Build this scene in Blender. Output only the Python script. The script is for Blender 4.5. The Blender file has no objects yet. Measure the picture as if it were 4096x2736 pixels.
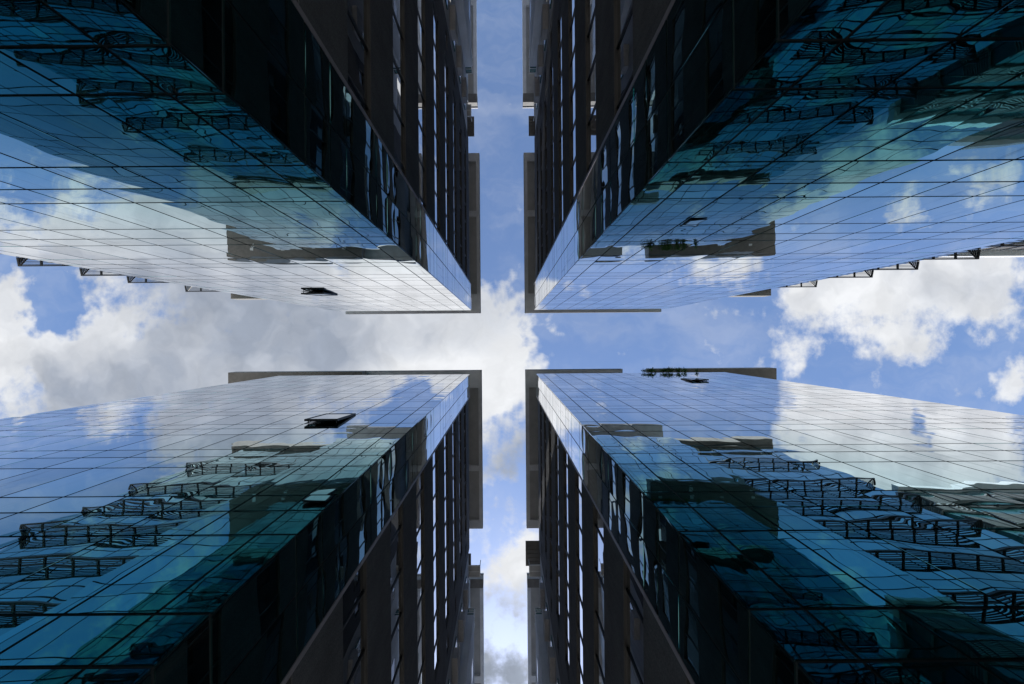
import bpy, math, random
from mathutils import Vector
random.seed(11)
R = random.Random(5)
scene = bpy.context.scene
COL = scene.collection
CAM = 1.6                     # eye height: every height below is given above the eye
FL = 3.98                     # storey height
TOP = 42.0

# ------------------------------------------------------------------ materials
def newmat(name):
    m = bpy.data.materials.new(name); m.use_nodes = True
    nt = m.node_tree; nt.nodes.clear()
    out = nt.nodes.new('ShaderNodeOutputMaterial')
    return m, nt, out
def N(nt, t, **kw):
    n = nt.nodes.new(t)
    for k, v in kw.items(): setattr(n, k, v)
    return n
def L(nt, a, b): nt.links.new(a, b)
def math_(nt, op, a, b=None, clamp=False):
    n = nt.nodes.new('ShaderNodeMath'); n.operation = op; n.use_clamp = clamp
    for i, x in enumerate((a, b)):
        if x is None: continue
        if isinstance(x, (int, float)): n.inputs[i].default_value = x
        else: nt.links.new(x, n.inputs[i])
    return n.outputs[0]
def vmath(nt, op, a, b=None):
    n = nt.nodes.new('ShaderNodeVectorMath'); n.operation = op
    for i, x in enumerate((a, b)):
        if x is None: continue
        if isinstance(x, (tuple, list)): n.inputs[i].default_value = x
        else: nt.links.new(x, n.inputs[i])
    return n
def mixc(nt, f, a, b):
    n = nt.nodes.new('ShaderNodeMix'); n.data_type = 'RGBA'
    if isinstance(f, (int, float)): n.inputs[0].default_value = f
    else: nt.links.new(f, n.inputs[0])
    for i, x in ((6, a), (7, b)):
        if isinstance(x, (tuple, list)): n.inputs[i].default_value = (*x[:3], 1)
        else: nt.links.new(x, n.inputs[i])
    return n.outputs[2]
def noise(nt, vec, scale, detail=2, rough=.5):
    n = nt.nodes.new('ShaderNodeTexNoise'); n.inputs['Scale'].default_value = scale
    n.inputs['Detail'].default_value = detail; n.inputs['Roughness'].default_value = rough
    if vec is not None: nt.links.new(vec, n.inputs['Vector'])
    return n
def maprange(nt, x, a, b, c=0., d=1., smooth=False):
    n = nt.nodes.new('ShaderNodeMapRange'); n.interpolation_type = 'SMOOTHSTEP' if smooth else 'LINEAR'
    nt.links.new(x, n.inputs[0])
    for i, v in enumerate((a, b, c, d)): n.inputs[i+1].default_value = v
    return n.outputs[0]

def vsc2(nt, c, s):
    n = vmath(nt, 'SCALE', c); L(nt, s, n.inputs['Scale'])
    return n.outputs[0]
def glass_material(name, tint, wave=.0033, pillow=.0035, dirt=.22):
    """Coated curtain-wall glass: tinted mirror whose reflectance rises to white at grazing angles,
    with the roller-wave and pillow distortion of toughened panes and rain-streaked dust."""
    m, nt, out = newmat(name)
    geo = N(nt, 'ShaderNodeNewGeometry')
    att = N(nt, 'ShaderNodeAttribute', attribute_name='pane')
    uv = N(nt, 'ShaderNodeUVMap', uv_map='UVMap')
    sp = N(nt, 'ShaderNodeSeparateXYZ'); L(nt, uv.outputs[0], sp.inputs[0])
    sr = N(nt, 'ShaderNodeSeparateXYZ'); L(nt, att.outputs['Vector'], sr.inputs[0])
    off = vmath(nt, 'MULTIPLY', att.outputs['Vector'], (41., 37., 53.))
    pos = vmath(nt, 'ADD', geo.outputs['Position'], off.outputs[0])
    n1 = noise(nt, pos.outputs[0], .95, 1.0, .45)
    st = vmath(nt, 'MULTIPLY', pos.outputs[0], (1, 1, .55))
    n2 = noise(nt, st.outputs[0], 2.3, 0, .5)
    h = math_(nt, 'MULTIPLY', n1.outputs[0], wave)
    h = math_(nt, 'ADD', h, math_(nt, 'MULTIPLY', n2.outputs[0], wave*.10))
    def para(x):
        a = math_(nt, 'SUBTRACT', math_(nt, 'MULTIPLY', x, 2.), 1.)
        return math_(nt, 'SUBTRACT', 1., math_(nt, 'MULTIPLY', a, a))
    pl = math_(nt, 'MULTIPLY', para(sp.outputs[0]), para(sp.outputs[1]))
    pl = math_(nt, 'MULTIPLY', pl, math_(nt, 'SUBTRACT', sr.outputs[0], .25))
    h = math_(nt, 'ADD', h, math_(nt, 'MULTIPLY', pl, pillow))
    t1 = math_(nt, 'MULTIPLY', math_(nt, 'SUBTRACT', sr.outputs[1], .5), sp.outputs[0])
    t2 = math_(nt, 'MULTIPLY', math_(nt, 'SUBTRACT', sr.outputs[2], .5), sp.outputs[1])
    h = math_(nt, 'ADD', h, math_(nt, 'MULTIPLY', math_(nt, 'ADD', t1, t2), .0075))
    bp = N(nt, 'ShaderNodeBump'); bp.inputs['Strength'].default_value = 1; bp.inputs['Distance'].default_value = 1
    L(nt, h, bp.inputs['Height'])
    fr = N(nt, 'ShaderNodeFresnel'); fr.inputs['IOR'].default_value = 1.5
    g = N(nt, 'ShaderNodeBsdfGlossy'); g.inputs['Roughness'].default_value = .0
    L(nt, bp.outputs[0], g.inputs['Normal'])
    fcol = maprange(nt, fr.outputs[0], .08, .52, smooth=True)
    tin = mixc(nt, sr.outputs[0], tint, tuple(c*.74 for c in tint))
    L(nt, vsc2(nt, mixc(nt, fcol, tin, (.98, .985, 1)), maprange(nt, sr.outputs[1], 0, 1, .88, 1.0)), g.inputs['Color'])
    # dust in vertical rain streaks
    sv = vmath(nt, 'MULTIPLY', geo.outputs['Position'], (9., 9., .35))
    ns = noise(nt, sv.outputs[0], 1.0, 4, .65)
    sv2 = vmath(nt, 'MULTIPLY', geo.outputs['Position'], (1.1, 1.1, .5))
    ns2 = noise(nt, sv2.outputs[0], 1.0, 2, .5)
    d = math_(nt, 'MULTIPLY', maprange(nt, ns.outputs[0], .56, .80), maprange(nt, ns2.outputs[0], .4, .7))
    edge = maprange(nt, sp.outputs[1], .82, 1.0)
    d = math_(nt, 'ADD', math_(nt, 'MULTIPLY', d, dirt*3.0), math_(nt, 'MULTIPLY', edge, dirt*.25))
    d = math_(nt, 'ADD', d, .02, clamp=True)
    df = N(nt, 'ShaderNodeBsdfDiffuse'); df.inputs['Color'].default_value = (.055, .056, .052, 1)
    mx = N(nt, 'ShaderNodeMixShader'); L(nt, d, mx.inputs[0]); L(nt, g.outputs[0], mx.inputs[1]); L(nt, df.outputs[0], mx.inputs[2])
    L(nt, mx.outputs[0], out.inputs[0])
    return m

def matte(name, col, rough=.8, var=.25, nscale=1.2, grain=0., gscale=60., streak=0., spec=.3, metal=0.):
    m, nt, out = newmat(name)
    geo = N(nt, 'ShaderNodeNewGeometry')
    b = N(nt, 'ShaderNodeBsdfPrincipled')
    b.inputs['Roughness'].default_value = rough; b.inputs['Metallic'].default_value = metal
    b.inputs['Specular IOR Level'].default_value = spec
    n1 = noise(nt, geo.outputs['Position'], nscale, 5, .6)
    f = maprange(nt, n1.outputs[0], .3, .7)
    c = mixc(nt, f, tuple(x*(1-var) for x in col), tuple(min(1, x*(1+var)) for x in col))
    if streak:
        sv = vmath(nt, 'MULTIPLY', geo.outputs['Position'], (7., 7., .3))
        n2 = noise(nt, sv.outputs[0], 1., 4, .6)
        c = mixc(nt, math_(nt, 'MULTIPLY', maprange(nt, n2.outputs[0], .48, .75), streak), c, tuple(x*.35 for x in col))
    if grain:
        n3 = noise(nt, geo.outputs['Position'], gscale, 3, .7)
        c = mixc(nt, maprange(nt, n3.outputs[0], .35, .65), vsc(nt, c, 1-grain), vsc(nt, c, 1+grain))
        bp = N(nt, 'ShaderNodeBump'); bp.inputs['Strength'].default_value = .6; bp.inputs['Distance'].default_value = .012
        L(nt, n3.outputs[0], bp.inputs['Height']); L(nt, bp.outputs[0], b.inputs['Normal'])
    L(nt, c, b.inputs['Base Color']); L(nt, b.outputs[0], out.inputs[0])
    return m
def vsc(nt, c, s):
    n = vmath(nt, 'SCALE', c); n.inputs['Scale'].default_value = s
    return n.outputs[0]

M = {
 'glass': glass_material('coated_glass', (.19, .49, .53)),
 'glass_grey': glass_material('ribbon_window_glass', (.24, .28, .31), wave=.002, pillow=.003, dirt=.15),
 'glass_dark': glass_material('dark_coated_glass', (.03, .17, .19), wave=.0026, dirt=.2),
 'gasket': matte('black_gasket', (.012, .012, .014), .6, .1),
 'frame': matte('black_frame_metal', (.018, .018, .02), .45, .15, spec=.5),
 'trim': matte('mauve_metal_trim', (.34, .31, .34), .4, .12, 3., metal=.3),
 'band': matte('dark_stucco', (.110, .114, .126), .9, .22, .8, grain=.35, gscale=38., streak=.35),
 'light': matte('pale_render', (.62, .63, .65), .85, .10, .6, grain=.08, gscale=45., streak=.25),
 'ledge': matte('grey_ledge_concrete', (.42, .41, .42), .85, .15, 1., grain=.1, streak=.3),
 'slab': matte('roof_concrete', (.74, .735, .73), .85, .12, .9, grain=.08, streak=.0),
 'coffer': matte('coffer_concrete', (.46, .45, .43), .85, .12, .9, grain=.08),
 'brown': matte('brown_soffit', (.21, .195, .175), .8, .15, 2.),
 'white': matte('white_paint', (.80, .80, .78), .5, .05),
 'panel': matte('pale_grey_panel', (.55, .53, .50), .6, .1),
 'teal': matte('teal_window_glass', (.03, .12, .12), .15, .1, spec=.8),
 'core': matte('dark_core', (.03, .03, .032), .9, .1),
 'louvre': matte('louvre_metal', (.30, .29, .28), .5, .12, spec=.5),
 'leaf': matte('leaf_green', (.11, .19, .04), .6, .5, 9.),
 'stem': matte('stem_brown', (.08, .07, .04), .8, .2),
 'ground': matte('paving_stone', (.48, .47, .45), .85, .2, .5, grain=.1, gscale=20.),
 'black': matte('dark_window', (.008, .009, .011), .2, .1, spec=.6),
}

# ------------------------------------------------------------------ mesh helper
class MB:
    def __init__(s): s.v = []; s.f = []; s.uv = []; s.pr = []; s.m = []
    def quad(s, pts, uv=None, pr=(.5, .5, .5), m=0):
        k = len(s.v); s.v += [tuple(p) for p in pts]; s.f.append(tuple(range(k, k+len(pts))))
        s.uv.append(uv or [(0, 0), (1, 0), (1, 1), (0, 1)][:len(pts)] + [(0, 0)]*max(0, len(pts)-4)); s.pr.append(pr); s.m.append(m)
    def box(s, x0, x1, y0, y1, z0, z1, pr=(.5, .5, .5), m=0):
        x0, x1 = sorted((x0, x1)); y0, y1 = sorted((y0, y1)); z0, z1 = sorted((z0, z1))
        q = s.quad
        q([(x0,y0,z0),(x1,y0,z0),(x1,y0,z1),(x0,y0,z1)], None, pr, m)
        q([(x1,y1,z0),(x0,y1,z0),(x0,y1,z1),(x1,y1,z1)], None, pr, m)
        q([(x0,y1,z0),(x0,y0,z0),(x0,y0,z1),(x0,y1,z1)], None, pr, m)
        q([(x1,y0,z0),(x1,y1,z0),(x1,y1,z1),(x1,y0,z1)], None, pr, m)
        q([(x0,y0,z1),(x1,y0,z1),(x1,y1,z1),(x0,y1,z1)], None, pr, m)
        q([(x0,y1,z0),(x1,y1,z0),(x1,y0,z0),(x0,y0,z0)], None, pr, m)
    def prism(s, base, top, m=0):
        """closed solid between two polygons of the same length"""
        n = len(base)
        s.quad(base[::-1], m=m); s.quad(top, m=m)
        for i in range(n):
            j = (i+1) % n
            s.quad([base[i], base[j], top[j], top[i]], m=m)
    def build(s, name, mats, parent=None, label=None, kind=None, bevel=0, recalc=False, shift=None):
        me = bpy.data.meshes.new(name)
        o0 = Vector((0, 0, 0))
        if shift is not None: o0 = Vector(shift)
        elif parent is None and s.v:
            o0 = Vector((sum(p[0] for p in s.v)/len(s.v), sum(p[1] for p in s.v)/len(s.v), min(p[2] for p in s.v)))
        base = o0 if parent is None else Vector(parent['_o'])
        me.from_pydata([tuple(Vector(p)-base) for p in s.v], [], s.f)
        ul = me.uv_layers.new(name='UVMap')
        i = 0
        for u in s.uv:
            for c in u: ul.data[i].uv = c; i += 1
        at = me.attributes.new('pane', 'FLOAT_VECTOR', 'FACE')
        for k, p in enumerate(s.pr): at.data[k].vector = p
        if not isinstance(mats, (list, tuple)): mats = [mats]
        for mm in mats: me.materials.append(M[mm])
        if len(mats) > 1:
            for k, p in enumerate(me.polygons): p.material_index = s.m[k]
        me.update()
        o = bpy.data.objects.new(name, me); COL.objects.link(o)
        if parent is not None:
            o.parent = parent; o['_o'] = tuple(parent['_o'])
        else: o.location = o0; o['_o'] = tuple(o0)
        if label: o['label'] = label
        if kind: o['kind'] = kind
        if recalc:
            import bmesh
            b = bmesh.new(); b.from_mesh(me); bmesh.ops.remove_doubles(b, verts=b.verts, dist=1e-5)
            bmesh.ops.recalc_face_normals(b, faces=b.faces); b.to_mesh(me); b.free()
        return o
def thing(name, label, cat, loc, group=None, kind=None):
    o = bpy.data.objects.new(name, None); COL.objects.link(o)
    o.location = loc; o['_o'] = tuple(loc); o['label'] = label; o['category'] = cat
    o.empty_display_size = .5
    if group: o['group'] = group
    if kind: o['kind'] = kind
    return o
def H(h): return h + CAM
FPX = 455.1; VPX = 506.1; VPY = 340.6
def proj(x, y, h):
    h = max(h, .5); u = FPX*x/h; v = FPX*y/h
    return (VPX + u + .008*v, VPY + v - .008*u)
def area_in_view(pts):
    """projected area of a convex polygon, clipped to the 1024x684 frame"""
    P = [proj(*p) for p in pts]
    def clip(poly, f, inter):
        out = []
        for i in range(len(poly)):
            a, b = poly[i-1], poly[i]
            fa, fb = f(a), f(b)
            if (fa >= 0) != (fb >= 0):
                t = fa/(fa-fb); out.append((a[0]+t*(b[0]-a[0]), a[1]+t*(b[1]-a[1])))
            if fb >= 0: out.append(b)
        return out
    for f in (lambda p: p[0], lambda p: 1024-p[0], lambda p: p[1], lambda p: 684-p[1]):
        if not P: return 0
        P = clip(P, f, None)
    return abs(sum(P[i-1][0]*P[i][1]-P[i][0]*P[i-1][1] for i in range(len(P))))/2 if P else 0

# ------------------------------------------------------------------ glass panes
def rows():
    hs = [-1.55]
    for n in range(-2, 11):
        for b in (4.33, 5.17, 7.28):
            h = b + FL*n
            if -1 < h < TOP-.5: hs.append(h)
    hs.append(TOP)
    hs.sort()
    return list(zip(hs[:-1], hs[1:]))
GH, GV, TH = .029, .021, .03        # half joints and pane thickness
def pane_y(mb, x0, x1, y, sy, h0, h1, GH=GH, GV=GV):
    """a pane of a facade that faces the camera side of plane y"""
    pr = (R.random(), R.random(), R.random())
    mb.box(x0+GV, x1-GV, y, y+sy*TH, H(h0+GH), H(h1-GH), pr)
def pane_x(mb, y0, y1, x, sx, h0, h1, GH=GH, GV=GV):
    pr = (R.random(), R.random(), R.random())
    mb.box(x, x+sx*TH, y0+GV, y1-GV, H(h0+GH), H(h1-GH), pr)

def tower(tag, sx, sy, dx, dy, ystrip, xend, slab_x, slab_y, slab_xend, vent, cfg, label):
    """One of the four towers round the crossing. dx, dy: distance of its two glass faces from the eye;
    sx, sy: the side of the eye it stands on; everything else is measured away from the crossing."""
    root = thing('glass_tower', label, 'tower', (sx*(dx+6), sy*(dy+8), 0), 'four glass towers around the crossing')
    X = lambda a: sx*a
    Y = lambda a: sy*a
    RW = rows()
    # dark backing and joints behind the panes
    mb = MB()
    mb.box(X(dx+.018), X(xend), Y(dy+.018), Y(ystrip), 0, H(TOP-.004))
    mb.build('curtain_wall_frame', 'gasket', root)
    # vertical divisions of the wide face and of the return face
    cols = [dx, dx+.63, dx+1.68]
    while cols[-1]+1.2886 < xend-.3: cols.append(cols[-1]+1.2886)
    cols.append(xend)
    ym = (dy+ystrip)/2 - .03
    panes = []
    for (h0, h1) in RW:
        for i, (a, b) in enumerate(zip(cols[:-1], cols[1:])):
            if vent and abs(h0-(5.17+FL*vent[0])) < .1 and i == vent[1]: continue
            panes.append((area_in_view([(X(a),Y(dy),h0),(X(b),Y(dy),h0),(X(b),Y(dy),h1),(X(a),Y(dy),h1)]), 'y', X(a), X(b), h0, h1))
        for a, b in ((dy+.032, ym), (ym, ystrip)):
            panes.append((area_in_view([(X(dx),Y(a),h0),(X(dx),Y(b),h0),(X(dx),Y(b),h1),(X(dx),Y(a),h1)]), 'x', Y(a), Y(b), h0, h1))
    panes.sort(key=lambda p: -p[0])
    rest = MB()
    for k, (ar, ax, a, b, h0, h1) in enumerate(panes):
        a, b = sorted((a, b))
        mb = MB() if k < 100 else rest
        if ax == 'y':
            a2 = a-GV+.001 if (sx > 0 and abs(a-X(dx)) < 1e-6) else a
            b2 = b+GV-.001 if (sx < 0 and abs(b-X(dx)) < 1e-6) else b
            pane_y(mb, a2, b2, Y(dy), sy, h0, h1)
        else:
            pane_x(mb, a, b, X(dx), sx, h0, h1)
        if k < 100: mb.build('glass_pane', 'glass', root)
    rest.build('glass_pane', 'glass', root, kind='stuff')
    # open top-hung vent
    if vent:
        n, i, out_ = vent
        h0, h1 = 5.17+FL*n, 7.28+FL*n
        a, b = X(cols[i]), X(cols[i+1]); a, b = sorted((a, b))
        mb = MB()          # the dark reveal with an inner bar
        mb.box(a+.02, b-.02, Y(dy+.016), Y(dy+.0178), H(h0+.02), H(h1-.02))
        mb.box(a+.02, b-.02, Y(dy-.004), Y(dy+.016), H(h0+.9), H(h0+.95))
        mb.box((a+b)/2-.02, (a+b)/2+.02, Y(dy-.002), Y(dy+.014), H(h0+.02), H(h1-.02))
        reveal = mb.build('vent_opening', 'black', root)
        hgt = h1-h0-.03
        ang = math.asin(out_/hgt)
        c, s_ = math.cos(ang), math.sin(ang)
        def P(x, t, d):    # t: down from the hinge, d: away from the building
            return (x, Y(dy - .01 - t*s_ - d*c), H(h1-.015) - t*c + d*s_)
        def slabbox(mb, xa, xb, ta, tb, da, db):
            base = [P(xa, ta, da), P(xb, ta, da), P(xb, tb, da), P(xa, tb, da)]
            topp = [P(xa, ta, db), P(xb, ta, db), P(xb, tb, db), P(xa, tb, db)]
            mb.prism(base, topp)
        fr = MB()
        slabbox(fr, a+.015, a+.07, 0, hgt, -.03, .05); slabbox(fr, b-.07, b-.015, 0, hgt, -.03, .05)
        slabbox(fr, a+.07, b-.07, 0, .06, -.03, .05); slabbox(fr, a+.07, b-.07, hgt-.06, hgt, -.03, .05)
        w = fr.build('open_vent', 'frame', root, label='top hung vent pane swung open', recalc=True)
        g = MB(); slabbox(g, a+.068, b-.068, .058, hgt-.058, 0, .035)
        g.build('pane', 'glass', w, recalc=True)
        st = MB()
        for xx in (a+.09, b-.13):
            p0 = Vector((xx, Y(dy), H(h0+.15))); p1 = Vector(P(xx, hgt-.12, 0))
            st.prism([p0, p0+Vector((.03,0,0)), p0+Vector((.03,0,.03)), p0+Vector((0,0,.03))],
                     [p1, p1+Vector((.03,0,0)), p1+Vector((.03,0,.03)), p1+Vector((0,0,.03))])
        st.build('stay_arm', 'frame', w, recalc=True)
    # metal trim that closes the glass return
    mb = MB(); k = 0
    h = -1.6
    while h < TOP:
        h2 = min(TOP, h+3.3)
        mb.box(X(dx-.003), X(dx+.14), Y(ystrip+.002), Y(ystrip+.105), H(h+.006), H(h2-.006)); h = h2
    mb.build('edge_trim', 'trim', root)
    # side face: spandrel bands and ribbon windows
    d2 = dx+.15; yw = ystrip+.107; yb = 16.4; ye = cfg['ye']
    dw = d2+.085
    mb = MB(); mb.box(X(dw+.05), X(dw+4.0), Y(ystrip+.2), Y(ye-.02), 0, H(TOP-.01)); mb.build('inner_core', 'core', root)
    tops = []
    for n in range(-3, 8):
        b0, b1 = 11.40+FL*n, 13.70+FL*n
        if n == 7: b1 = TOP
        if n == -3: b0 = -1.6
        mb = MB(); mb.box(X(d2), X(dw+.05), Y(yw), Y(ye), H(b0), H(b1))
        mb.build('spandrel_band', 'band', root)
        if n == 7: break
        w0, w1 = b1, 11.40+FL*(n+1)
        ys = [yw]; yy = yw + .30 + (.75 if sy > 0 else .25)
        while yy < yb-.3: ys.append(yy); yy += 1.47
        ys.append(yb)
        mb = MB()
        for a, b in zip(ys[:-1], ys[1:]):
            mb.box(X(dw), X(dw+.05), Y(a), Y(b), H(w0), H(w1), (R.random(), R.random(), R.random()))
        win = mb.build('ribbon_window', 'glass_grey', root)
        for q in ys[1:-1]:
            mb = MB(); mb.box(X(dw-.035), X(dw-.002), Y(q-.026), Y(q+.026), H(w0), H(w1))
            mb.build('mullion', 'frame', win)
        mb = MB(); mb.box(X(d2+.012), X(dw-.001), Y(yw+.002), Y(yb-.002), H(w1-.035), H(w1-.002)); mb.build('soffit_shade_strip', 'frame', win)  # added black strip: shade under the spandrel soffit, put into colour
        # solid last bay with one small punched window
        mb = MB()
        pw0, pw1 = w0+.35, w1-.35
        p0, p1 = yb+.75, yb+1.75
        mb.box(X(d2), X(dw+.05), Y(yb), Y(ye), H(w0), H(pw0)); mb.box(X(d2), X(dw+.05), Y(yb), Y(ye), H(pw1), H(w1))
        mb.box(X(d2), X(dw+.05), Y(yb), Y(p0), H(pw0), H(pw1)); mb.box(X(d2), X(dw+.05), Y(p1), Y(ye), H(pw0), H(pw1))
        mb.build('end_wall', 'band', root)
        mb = MB(); mb.box(X(d2+.07), X(d2+.08), Y(p0), Y(p1), H(pw0), H(pw1)); w = mb.build('small_window', 'black', root)
    # roof slab carried by a set-back penthouse, coffered below
    HS = 48.4; K = HS/TOP
    z0, z1 = H(HS), H(HS+.75)
    ex, ey, en = slab_x*K, slab_y*K, slab_xend*K
    ix = dx+.72
    mb = MB(); mb.box(X(dx+1.1), X(xend-.6), Y(dy+1.6), Y(46), H(TOP+.002), z0-.002); mb.build('penthouse_wall', 'band', root)
    mb = MB()
    mb.box(X(ex), X(en), Y(ey), Y(dy+1.3), z0, z1)                # along the wide face
    mb.box(X(ex), X(ex+.34), Y(dy+1.3), Y(19.98), z0, z1)         # outer rim
    mb.box(X(ix), X(dx+4.), Y(dy+1.3), Y(19.98), z0, z1)
    mb.box(X(ex+.34), X(ix), Y(dy+1.3), Y(5.0), z0, z1)
    mb.box(X(ex+.34), X(ix), Y(19.1), Y(19.98), z0, z1)
    mb.box(X(ex+.34), X(ix), Y(13.25), Y(13.85), z0+.03, z1)
    slab = mb.build('roof_slab', 'slab', root)
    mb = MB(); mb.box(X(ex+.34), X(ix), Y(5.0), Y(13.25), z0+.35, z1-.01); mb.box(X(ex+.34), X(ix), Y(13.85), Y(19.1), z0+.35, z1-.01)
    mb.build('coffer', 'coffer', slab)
    mb = MB(); mb.box(X(ex-.025), X(ex-.002), Y(ey-.02), Y(20.), z0+.05, z1+.02)
    mb.box(X(ex-.002), X(en), Y(ey-.025), Y(ey-.002), z0+.012, z1+.02)
    mb.build('edge_flashing', 'band', slab)
    # pale rear wing with ledges, bay and its own slab
    yL = ye; z1b = H(TOP)
    wall = MB(); wall.box(X(d2+.10), X(d2+6), Y(yL+.003), Y(46), 0, H(TOP-.002)); wing = wall.build('pale_wing_wall', 'light', root)
    bx0 = dx-.35; by = 24.0
    mb = MB(); mb.box(X(bx0), X(d2+.098), Y(by), Y(44), 0, H(39.9)); bay = mb.build('projecting_bay', 'light', root)
    for n in range(2, 10):
        for yy in (26.6, 32.4):
            mb = MB(); hh = 5.2+FL*n
            if hh+1.3 > 39.5: continue
            mb.box(X(bx0-.012), X(bx0-.002), Y(yy), Y(yy+1.5), H(hh), H(hh+1.25)); mb.build('bay_window', 'black', bay)
    mb = MB(); mb.box(X(bx0+.05), X(bx0+.6), Y(by+.25), Y(by+1.6), H(39.903), H(41.2)); w = mb.build('top_window', 'teal', root)
    mb = MB()
    for (a, b) in ((by+.2, by+.26), (by+.9, by+.96), (by+1.6, by+1.66)):
        mb.box(X(bx0+.0), X(bx0+.05), Y(a), Y(b), H(39.903), H(41.25))
    mb.box(X(bx0+.0), X(bx0+.62), Y(by+.2), Y(by+.25), H(40.5), H(40.56)); mb.box(X(bx0), X(bx0+.62), Y(by+.2), Y(by+.25), H(41.19), H(41.25))
    mb.build('window_frame', 'white', w)
    for n in range(0, 10):
        hh = 1.1+FL*n
        mb = MB(); mb.box(X(dx-.12), X(d2+.098), Y(yL+1.1), Y(yL+2.7), H(hh), H(hh+1.05))
        led = mb.build('air_conditioner_ledge', 'ledge', root)
        mb = MB()
        mb.box(X(dx-.10), X(dx-.06), Y(yL+1.13), Y(yL+2.67), H(hh+1.60), H(hh+1.64))
        for q in range(5):
            yy = yL+1.15+q*.37; mb.box(X(dx-.10), X(dx-.06), Y(yy), Y(yy+.035), H(hh+1.053), H(hh+1.60))
        mb.build('railing', 'panel', led)
        mb = MB(); mb.box(X(d2+.02), X(d2+.098), Y(yL+1.3), Y(yL+2.4), H(hh+1.35), H(hh+2.5)); mb.build('wing_window', 'teal', root)
    sb = cfg['slab_b']*K; wx = d2+.50
    mb = MB(); mb.box(X(wx), X(d2+6), Y(25.4), Y(52), H(TOP+.001), z0-.002); mb.box(X(d2+.10), X(d2+6), Y(46.003), Y(52), 0, H(TOP-.002)); mb.build('pale_upper_wall', 'light', root)
    mb = MB()
    fa = MB(); fa.box(X(sb), X(d2+2), Y(25.35), Y(26.297), z0, z1+.3); fa.build('fascia_beam', 'brown', root)
    mb.box(X(sb), X(sb+.36), Y(26.3), Y(53), z0, z1)
    for a in (35.7, 46.0): mb.box(X(sb+.36), X(wx), Y(a), Y(a+.7), z0+.03, z1)
    mb.box(X(wx), X(d2+5), Y(26.3), Y(53), z0, z1)
    s2 = mb.build('wing_roof_slab', 'slab', root)
    mb = MB()
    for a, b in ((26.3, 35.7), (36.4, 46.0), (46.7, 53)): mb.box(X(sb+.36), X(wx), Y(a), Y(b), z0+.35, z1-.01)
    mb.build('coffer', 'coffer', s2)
    mb = MB(); mb.box(X(sb-.02), X(d2+1.6), Y(25.25), Y(25.348), z1+.16, z1+.36); mb.build('drip_flashing', 'ledge', s2)
    # roof terrace: railing and brown canopy
    cx, cy0, cy1, rx = cfg['canopy']
    mb = MB(); mb.box(X(cx), X(dx+2.), Y(cy0), Y(cy1), H(TOP+2.4), H(TOP+2.55))
    for q in range(6): mb.box(X(cx+.02), X(dx+2.), Y(cy0+.05+q*(cy1-cy0-.1)/6), Y(cy0+.09+q*(cy1-cy0-.1)/6), H(TOP+2.36), H(TOP+2.398))
    mb.box(X(dx+1.7), X(dx+1.85), Y(cy0+.2), Y(cy0+.35), H(TOP+.0), H(TOP+2.36))
    can = mb.build('canopy', 'brown', root)
    mb = MB(); y0, y1 = 20.75, 21.85
    for a in (y0, (y0+y1)/2, y1-.06): mb.box(X(rx), X(dx+1.), Y(a), Y(a+.07), H(TOP+.05), H(TOP+.14))
    mb.box(X(rx), X(rx+.08), Y(y0), Y(y1), H(TOP+.02), H(TOP+.16)); mb.box(X(rx), X(rx+.06), Y(y0), Y(y0+.06), H(TOP+.16), H(TOP+1.1))
    mb.box(X(dx+.5), X(dx+1.), Y(19.5), Y(22.), H(TOP-.2), H(TOP+.05))
    rl = mb.build('balcony_railing', 'white', root)
    mb = MB(); mb.box(X(rx+.08), X(dx+.9), Y(y0+.07), Y((y0+y1)/2), H(TOP+.08), H(TOP+.11)); mb.box(X(rx+.08), X(dx+.9), Y((y0+y1)/2+.07), Y(y1-.06), H(TOP+.08), H(TOP+.11))
    mb.build('railing_panel', 'panel', rl)
    return root

tower('nw', -1, -1, 3.184, 2.829, 5.15, 15.70, 2.36, 2.59, 14.80, (5, 6, .12),
      dict(ye=18.7, slab_b=2.50, canopy=(2.95, 20.0, 21.9, 3.05)),
      'glass tower mirroring a pale grey cloud, a small open vent, slatted trays past its left')
tower('ne', +1, -1, 2.607, 2.829, 5.15, 15.05, 1.78, 2.56, 14.35, None,
      dict(ye=18.7, slab_b=1.74, canopy=(2.37, 20.0, 21.9, 2.75)),
      'darkest glass tower with every vent shut, mirroring the plants of the roof opposite')
tower('sw', -1, +1, 3.382, 3.073, 5.07, 21.00, 2.31, 2.74, 13.00, (3, 3, .12),
      dict(ye=19.1, slab_b=2.30, canopy=(3.6, 20.8, 21.9, 2.55)),
      'glass tower with the largest propped open vent and many slatted tray reflections at its left')
tower('se', +1, +1, 2.732, 3.073, 5.07, 20.15, 1.78, 2.73, 10.73, (7, 9, .09),
      dict(ye=19.1, slab_b=1.78, canopy=(1.74, 19.6, 22.0, 1.95)),
      'glass tower with green plants on its roof edge and a white cloud mirrored at right')

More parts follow.
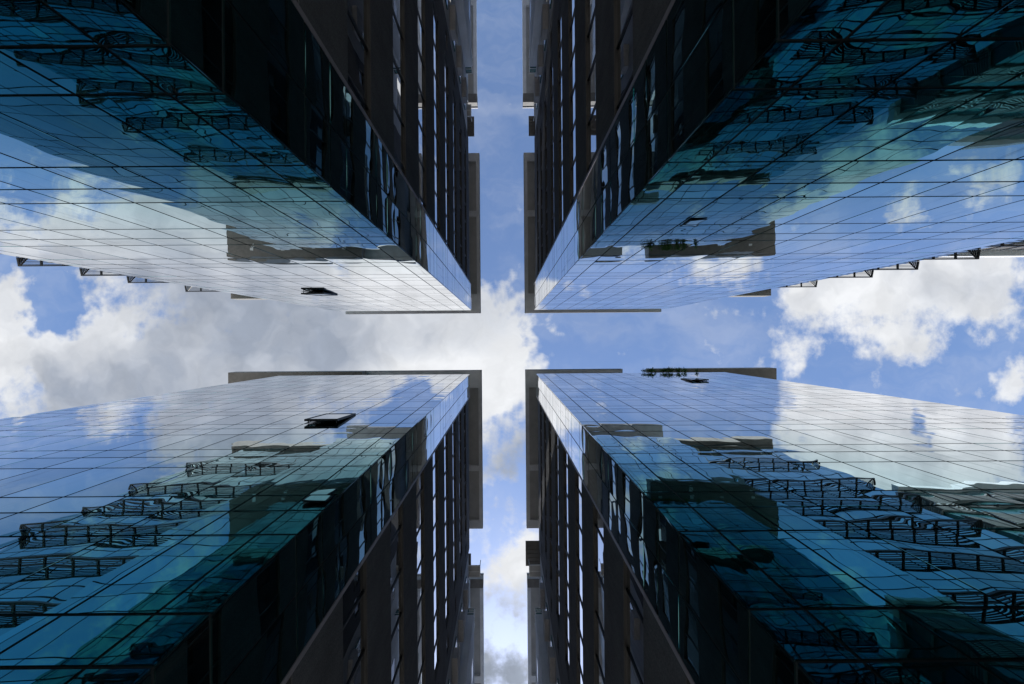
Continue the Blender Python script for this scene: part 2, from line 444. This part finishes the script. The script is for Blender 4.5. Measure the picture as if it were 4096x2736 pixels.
# ------------------------------------------------------------------ rear wings with sunshade trays
def rear_block(sx, sy, xe, xi, yf, tray_y, heights, top, slab_x, slab_y, label, glass='glass'):
    root = thing('rear_block', label, 'building', (sx*(xe+xi)/2, sy*(yf+6), 0), 'rear blocks behind the four towers')
    X = lambda a: sx*a
    Y = lambda a: sy*a
    mb = MB(); mb.box(X(xi), X(xe-.018), Y(yf+.018), Y(yf+16), 0, H(top-.003)); mb.build('curtain_wall_frame', 'gasket', root)
    g = MB()
    hs = [-1.55]; h = 1.2
    k = 0
    while h < top-1: hs.append(h); h += (2.1, 1.05, .83)[k % 3]; k += 1
    hs.append(top)
    for h0, h1 in zip(hs[:-1], hs[1:]):
        x = xi
        while x < xe-.2:
            x2 = min(xe, x+1.3)
            if xe-x2 < .3: x2 = xe
            a, b = sorted((X(x), X(x2)))
            pane_y(g, a, b, Y(yf), sy, h0, h1, .045, .04)
            x = x2
        y = yf+.04
        while y < yf+12:
            a, b = sorted((Y(y), Y(y+1.3)))
            pane_x(g, a, b, X(xe), -sx, h0, h1, .045, .04); y += 1.3
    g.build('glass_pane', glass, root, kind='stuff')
    for h in heights:
        dep = yf-.02-tray_y
        ln = .14*dep/.5
        fr = MB(); z0, z1 = H(h), H(h)+.09
        o, i = tray_y, yf-.01
        lean = .10
        def strip(mb, ya, yb, xa, xb, z0=z0, z1=z1): mb.box(X(xa), X(xb), Y(ya), Y(yb), z0, z1)
        strip(fr, o, o+.065, xi+.6, xe)                                   # outer rail
        # raked end rail
        fr.prism([(X(xe-.085), Y(o+.065), z0), (X(xe), Y(o+.065), z0), (X(xe+lean), Y(i), z0), (X(xe+lean-.085), Y(i), z0)],
                 [(X(xe-.085), Y(o+.065), z1), (X(xe), Y(o+.065), z1), (X(xe+lean), Y(i), z1), (X(xe+lean-.085), Y(i), z1)])
        # mitre bar
        fr.prism([(X(xe-.085), Y(o+.065), z0), (X(xe-.15), Y(o+.065), z0), (X(xe-.08-dep), Y(i), z0), (X(xe-dep), Y(i), z0)],
                 [(X(xe-.085), Y(o+.065), z1), (X(xe-.15), Y(o+.065), z1), (X(xe-.08-dep), Y(i), z1), (X(xe-dep), Y(i), z1)])
        x = xe-1.35
        while x > xi+.6:
            strip(fr, o+.065, i, x-.05, x+.05); x -= 1.3
        tray = fr.build('sunshade_tray', 'frame', root, recalc=True)
        sl = MB()
        ns = 5
        for q in range(1, ns+1):
            t = q/(ns+.6); yy = o + dep*t
            strip(sl, yy, yy+.028, xi+.6, xe-.1-dep*t, z0+.01, z1-.01)
            xx = xe-.03-dep*t*.9
            sl.prism([(X(xx), Y(o+dep*t+.02), z0+.01), (X(xx+.03), Y(o+dep*t+.02), z0+.01), (X(xx+.03+lean*(1-t)), Y(i), z0+.01), (X(xx+lean*(1-t)), Y(i), z0+.01)],
                     [(X(xx), Y(o+dep*t+.02), z1-.01), (X(xx+.03), Y(o+dep*t+.02), z1-.01), (X(xx+.03+lean*(1-t)), Y(i), z1-.01), (X(xx+lean*(1-t)), Y(i), z1-.01)])
        sl.build('slats', 'frame', tray, recalc=True)
    mb = MB(); mb.box(X(xi-2), X(slab_x), Y(slab_y), Y(yf+14), H(top+.002), H(top+1.4)); s = mb.build('roof_slab', 'brown', root)
    mb = MB()
    for q in range(4):
        mb.box(X(xe-2-q*3.2), X(xe-2.35-q*3.2), Y(slab_y+1.0), Y(slab_y+1.35), H(top-.03), H(top))
    mb.build('downlight', 'white', s)
    return root
HT = [11.2, 15.1, 19.0, 22.94, 26.65, 30.6, 34.4, 40.6]
rear_block(-1, -1, 28.57, 12.5, 5.12, 4.58, HT, 47.5, 28.7, 4.60,
           'set back block with black slatted sunshade trays at the left, above a grey cloud')
rear_block(+1, -1, 27.75, 12.5, 5.12, 4.55, HT, 47.5, 27.7, 4.48,
           'set back block with black slatted sunshade trays at the right, against white clouds')
rear_block(-1, +1, 28.57, 17.0, 10.9, 10.24, HT, 47.5, 29.05, 3.10,
           'block whose brown roof slab juts out left, above the tower with the large open vent')
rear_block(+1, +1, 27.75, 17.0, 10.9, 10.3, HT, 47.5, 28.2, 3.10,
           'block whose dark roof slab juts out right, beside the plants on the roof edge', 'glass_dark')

# louvred blocks further out: seen as mirror images in the right-hand glass
def louvre_block(x0, x1, y0, y1, sy, top, label):
    root = thing('louvred_block', label, 'building', ((x0+x1)/2, (y0+y1)/2, 0), 'louvred blocks mirrored in the right hand glass')
    mb = MB(); mb.box(x0+.25, x1-.25, min(y0, y1)+.25, max(y0, y1)-.25, 0, H(top)); mb.build('wall', 'teal', root)
    lv = MB(); fr = MB()
    a, b = min(y0, y1), max(y0, y1)
    h = 0.6
    while h+3.4 < top:
        for q in range(11):
            z = H(h)+q*.2
            lv.box(x0, x0+.2, a, b, z, z+.075)
            if sy > 0: lv.box(x0+.2, x1, a, a+.2, z, z+.075)
            else: lv.box(x0+.2, x1, b-.2, b, z, z+.075)
        y = a
        while y <= b:
            fr.box(x0-.06, x0-.01, y, y+.09, H(h-.1), H(h+2.35)); y += 1.5
        x = x0
        yy = a-.06 if sy > 0 else b+.01
        while x <= x1:
            fr.box(x, x+.09, yy, yy+.05, H(h-.1), H(h+2.35)); x += 1.5
        h += FL
    lv.build('louvres', 'louvre', root); fr.build('louvre_posts', 'frame', root)
    mb = MB(); mb.box(x0-.3, x1, a-.3, b+.3, H(top+.003), H(top+.7)); mb.build('roof_parapet', 'slab', root)
louvre_block(34.6, 60, -7.4, -30, -1, 40, 'grey louvred block mirrored at the far right of the tower with roof plants')
louvre_block(33.9, 60, 11.8, 34, 1, 40, 'grey louvred block mirrored at the far right of the darkest tower')

# ------------------------------------------------------------------ plants on the roof edge
def plant(x, y, n, ht, spread, label):
    root = thing('roof_plant', label, 'plant', (x, y, H(TOP)), 'plants along the roof edge')
    r = random.Random(int(x*100))
    st = MB(); lf = MB()
    for k in range(n):
        bx = x + r.uniform(-spread, spread); by = y + r.uniform(-.04, .1)
        ln = r.uniform(.5, 1.)*ht
        out_ = r.uniform(.0, .6)*ln; side = r.uniform(-.5, .5)*ln
        pts = []
        for q in range(7):
            t = q/6
            pts.append(Vector((bx+side*t, by-out_*t - .12*t, H(TOP)+.02 + ln*.55*math.sin(t*2.4) - .15*t)))
        for p, q2 in zip(pts[:-1], pts[1:]):
            w = .008
            base = [p+Vector((-w,0,-w)), p+Vector((w,0,-w)), p+Vector((w,0,w)), p+Vector((-w,0,w))]
            st.prism(base, [v+(q2-p) for v in base])
        for q in range(3, 7):
            for e in range(r.choice((2, 3, 4))):
                c = pts[q] + Vector((r.uniform(-.06, .06), r.uniform(-.06, .06), r.uniform(-.06, .06)))
                d = Vector((r.uniform(-1, 1), r.uniform(-1, .6), r.uniform(-.5, .7))).normalized()*r.uniform(.06, .17)
                sdir = d.cross(Vector((r.uniform(-1, 1), r.uniform(-1, 1), r.uniform(-1, 1)))).normalized()*d.length*.22
                nrm = d.cross(sdir).normalized()*d.length*.08
                lf.quad([c, c+d*.5+sdir+nrm, c+d, c+d*.5-nrm*0])
                lf.quad([c, c+d*.5, c+d, c+d*.5-sdir+nrm])
    st.build('stems', 'stem', root, recalc=True); lf.build('leaves', 'leaf', root)
for (x, n, ht, sp, lab) in (
    (12.75, 7, .3, .2, 'sparse wispy seedling at the left end of the roof edge plants'),
    (13.45, 26, .45, .35, 'dark spreading plant second from the left on the roof edge'),
    (14.45, 12, .32, .3, 'low thin plant in the middle gap of the roof edge plants'),
    (15.05, 34, .58, .38, 'tallest, densest green bush on the roof edge'),
    (16.1, 26, .52, .5, 'leggy green plant with long shoots near the right of the roof edge'),
    (17.55, 6, .28, .06, 'lone small sprig apart at the far right of the roof edge plants')):
    plant(x, 3.0, n, ht, sp, lab)

# ------------------------------------------------------------------ ground
mb = MB(); S = 1500
mb.quad([(-S,-S,0), (S,-S,0), (S,S,0), (-S,S,0)])
g = mb.build('ground', 'ground', shift=(0, 0, 0)); g['kind'] = 'structure'; g['label'] = 'pale stone paving between the towers'; g['category'] = 'ground'

# ------------------------------------------------------------------ sky
SUN_EL, SUN_AZ = math.radians(52), math.radians(90.3)      # azimuth measured from +X towards +Y
w = bpy.data.worlds.new('World'); scene.world = w; w.use_nodes = True
nt = w.node_tree; nt.nodes.clear()
wo = nt.nodes.new('ShaderNodeOutputWorld')
sky = nt.nodes.new('ShaderNodeTexSky'); sky.sky_type = 'NISHITA'; sky.sun_disc = False
sky.sun_elevation = SUN_EL; sky.sun_rotation = math.radians(90) - SUN_AZ
sky.air_density = 1.0; sky.dust_density = .3; sky.ozone_density = 3.0
SKY_STRENGTH = .15
bgs = nt.nodes.new('ShaderNodeBackground'); bgs.inputs[1].default_value = SKY_STRENGTH
L(nt, vmath(nt, 'MULTIPLY', sky.outputs[0], (1.0, 1.05, 1.12)).outputs[0], bgs.inputs[0])
tc = nt.nodes.new('ShaderNodeTexCoord')
sp = nt.nodes.new('ShaderNodeSeparateXYZ'); L(nt, tc.outputs['Generated'], sp.inputs[0])
zz = math_(nt, 'MAXIMUM', sp.outputs[2], .08)
cb = nt.nodes.new('ShaderNodeCombineXYZ')
L(nt, math_(nt, 'DIVIDE', sp.outputs[0], zz), cb.inputs[0]); L(nt, math_(nt, 'DIVIDE', sp.outputs[1], zz), cb.inputs[1])
P = vmath(nt, 'MULTIPLY', cb.outputs[0], (10.43, 10.43, 0)).outputs[0]       # the cloud deck, one unit = about 5.5 degrees
# warp for ragged edges
nw = noise(nt, P, .9, 3, .6)
wv = vmath(nt, 'MULTIPLY', vmath(nt, 'SUBTRACT', nw.outputs['Color'], (.5, .5, .5)).outputs[0], (1.5, 1.5, 0))
PW = vmath(nt, 'ADD', P, wv.outputs[0]).outputs[0]
def blobs(lst, p):
    tot = None
    for (x, y, rx, ry, wt) in lst:
        d = vmath(nt, 'MULTIPLY', vmath(nt, 'SUBTRACT', p, (x, y, 0)).outputs[0], (1/rx, 1/ry, 0))
        ln = vmath(nt, 'LENGTH', d.outputs[0]).outputs['Value']
        f = maprange(nt, ln, 1.25, .0, 0., wt*1.15, smooth=True)
        tot = f if tot is None else math_(nt, 'ADD', tot, f)
    return tot
CL = [(-4.9, .3, 6.6, 3.2, 1.0), (-1.1, .3, 2.0, 1.75, .9), (-.3, .9, 1.35, 1.2, .6), (-10.35, -.85, 1.05, .75, -1.5), (-10.6, -.6, 2.6, 2.0, .75), (-11.6, -.6, 1.1, 2.6, .4), (-11.2, 1.8, 2.0, 1.6, .3),
      (-7, 2.9, 6.5, 2.0, .7), (-8.6, 1.2, 2.6, 1.6, .6),
      (-5.8, -2.9, 3.0, 2.2, .75), (-5.8, -5.4, 3.0, 2.5, .6), (-11., -3.6, 2.4, 2.6, -.9), (-1.9, -1.9, 2.0, .95, -.7),
      (.25, 5.2, 1.4, 1.25, .78), (0, 7.5, 2.2, 1.3, .6), (-.2, 3.1, 1.6, 1.8, .34), (.3, 10.5, 3, 2, .4),
      (7.7, -1.1, 2.0, 1.35, 1.0), (10.7, -1.2, 1.9, 1.7, 1.0), (8.5, .15, .75, .55, .5), (9.4, .15, 1.0, .75, .55), (11.8, 1.1, .8, .8, .7), (6.6, .5, .85, .8, .62),
      (4.8, .15, .5, .5, .36), (2.4, -.3, 1.3, .8, -.45),
      (9.6, -3.0, 3.6, 2.2, 1.0), (7.2, -2.6, 1.4, 1.5, .5), (9.4, -1.95, .35, 1.0, -.6),
      (4.8, 1.7, 1.9, .8, .55), (2.7, 2.0, .7, .6, .45), (9.1, 2.9, .8, .6, .55), (10.9, 3.2, 1.4, 1.2, .45), (7.5, 6.0, 2.5, 1.5, .5), (10, 8, 3, 2, .6),
      (-9, 5.4, 3.2, 1.8, .32), (-6, 7.0, 3.4, 2.0, .55), (-8.2, -7.6, 4, 2.2, .65), (7, -7, 3, 2, .5), (-3, -8, 3, 2, .35), (3.6, 4.0, 2.2, 1.4, .72), (3.5, -5, 2.0, 1.2, .4)]
dens = blobs(CL, PW)
n1 = noise(nt, P, .62, 9, .60); n2 = noise(nt, P, 2.6, 5, .6)
dens = math_(nt, 'ADD', dens, maprange(nt, n1.outputs[0], .25, .75, -.62, .62))
dens = math_(nt, 'ADD', dens, maprange(nt, n2.outputs[0], .3, .7, -.17, .17))
alpha = maprange(nt, dens, .18, .86, smooth=True)
# thin veil
veil = maprange(nt, noise(nt, vmath(nt, 'MULTIPLY', PW, (.35, .7, 0)).outputs[0], .9, 5, .6).outputs[0], .40, .75, .03, .24, smooth=True)
alpha = math_(nt, 'MAXIMUM', alpha, veil)
# thickness shading of the clouds: thick bases go grey, thin sunlit rims stay white
GR = [(-4.9, .4, 6.6, 3.0, .68), (-9.6, 1.4, 2.6, 1.4, .5), (0, 7.4, 2.2, 1.5, .9), (-.4, 5.9, .9, .6, .4), (-5.5, 3.4, 4, 1.6, .35), (10.8, -.9, 1.8, 1.2, .22), (9, -2.6, 3, 1.5, .15), (-6.2, -3.0, 4.0, 3.4, .7), (0.2, 2.9, 1.4, 1.3, .7), (.6, 5.6, .9, 1.0, .3)]
WH = [(.1, .6, 1.2, 1.4, .2), (-2.0, 1.4, 2.2, 1.3, 1.1), (.3, 4.9, 1.4, 1.1, .4), (-1.3, .9, 1.2, 1.2, .3)]
gr = blobs(GR, PW)
n3 = noise(nt, PW, .6, 6, .5)
gr = math_(nt, 'ADD', gr, maprange(nt, n3.outputs[0], .25, .75, -.30, .42))
wh = blobs(WH, P)
gr = math_(nt, 'SUBTRACT', gr, wh, clamp=True)
CLOUD_W, CLOUD_G = (.71, .725, .75), (.285, .325, .40)
ccol = vsc2(nt, mixc(nt, gr, CLOUD_W, CLOUD_G), maprange(nt, noise(nt, PW, 1.1, 5, .55).outputs[0], .3, .7, .88, 1.09))
bgc = nt.nodes.new('ShaderNodeBackground'); L(nt, ccol, bgc.inputs[0]); bgc.inputs[1].default_value = 1.0
mx = nt.nodes.new('ShaderNodeMixShader'); L(nt, alpha, mx.inputs[0]); L(nt, bgs.outputs[0], mx.inputs[1]); L(nt, bgc.outputs[0], mx.inputs[2])
L(nt, mx.outputs[0], wo.inputs[0])

sun = bpy.data.lights.new('sun', 'SUN'); sun.energy = 5.0; sun.angle = math.radians(.5); sun.color = (1, .96, .90)
so = bpy.data.objects.new('sun', sun); COL.objects.link(so)
d = Vector((math.cos(SUN_EL)*math.cos(SUN_AZ), math.cos(SUN_EL)*math.sin(SUN_AZ), math.sin(SUN_EL)))
so.rotation_euler = (-d).to_track_quat('-Z', 'Y').to_euler(); so.location = (0, 0, 120)

# ------------------------------------------------------------------ camera: straight up
cam = bpy.data.cameras.new('camera'); cam.lens = 16; cam.sensor_width = 36; cam.sensor_fit = 'HORIZONTAL'
cam.clip_start = .05; cam.clip_end = 6000
cam.shift_x = 23.5/4096; cam.shift_y = -5.5/4096
co = bpy.data.objects.new('camera', cam); COL.objects.link(co)
co.location = (0, 0, CAM); co.rotation_euler = (math.pi, 0, .008)
scene.camera = co
scene.view_settings.view_transform = 'Standard'; scene.view_settings.look = 'None'
scene.view_settings.exposure = .3; scene.view_settings.gamma = 1
scene.cycles.max_bounces = 14; scene.cycles.glossy_bounces = 10; scene.cycles.diffuse_bounces = 4
for o in bpy.data.objects:
    if '_o' in o: del o['_o']
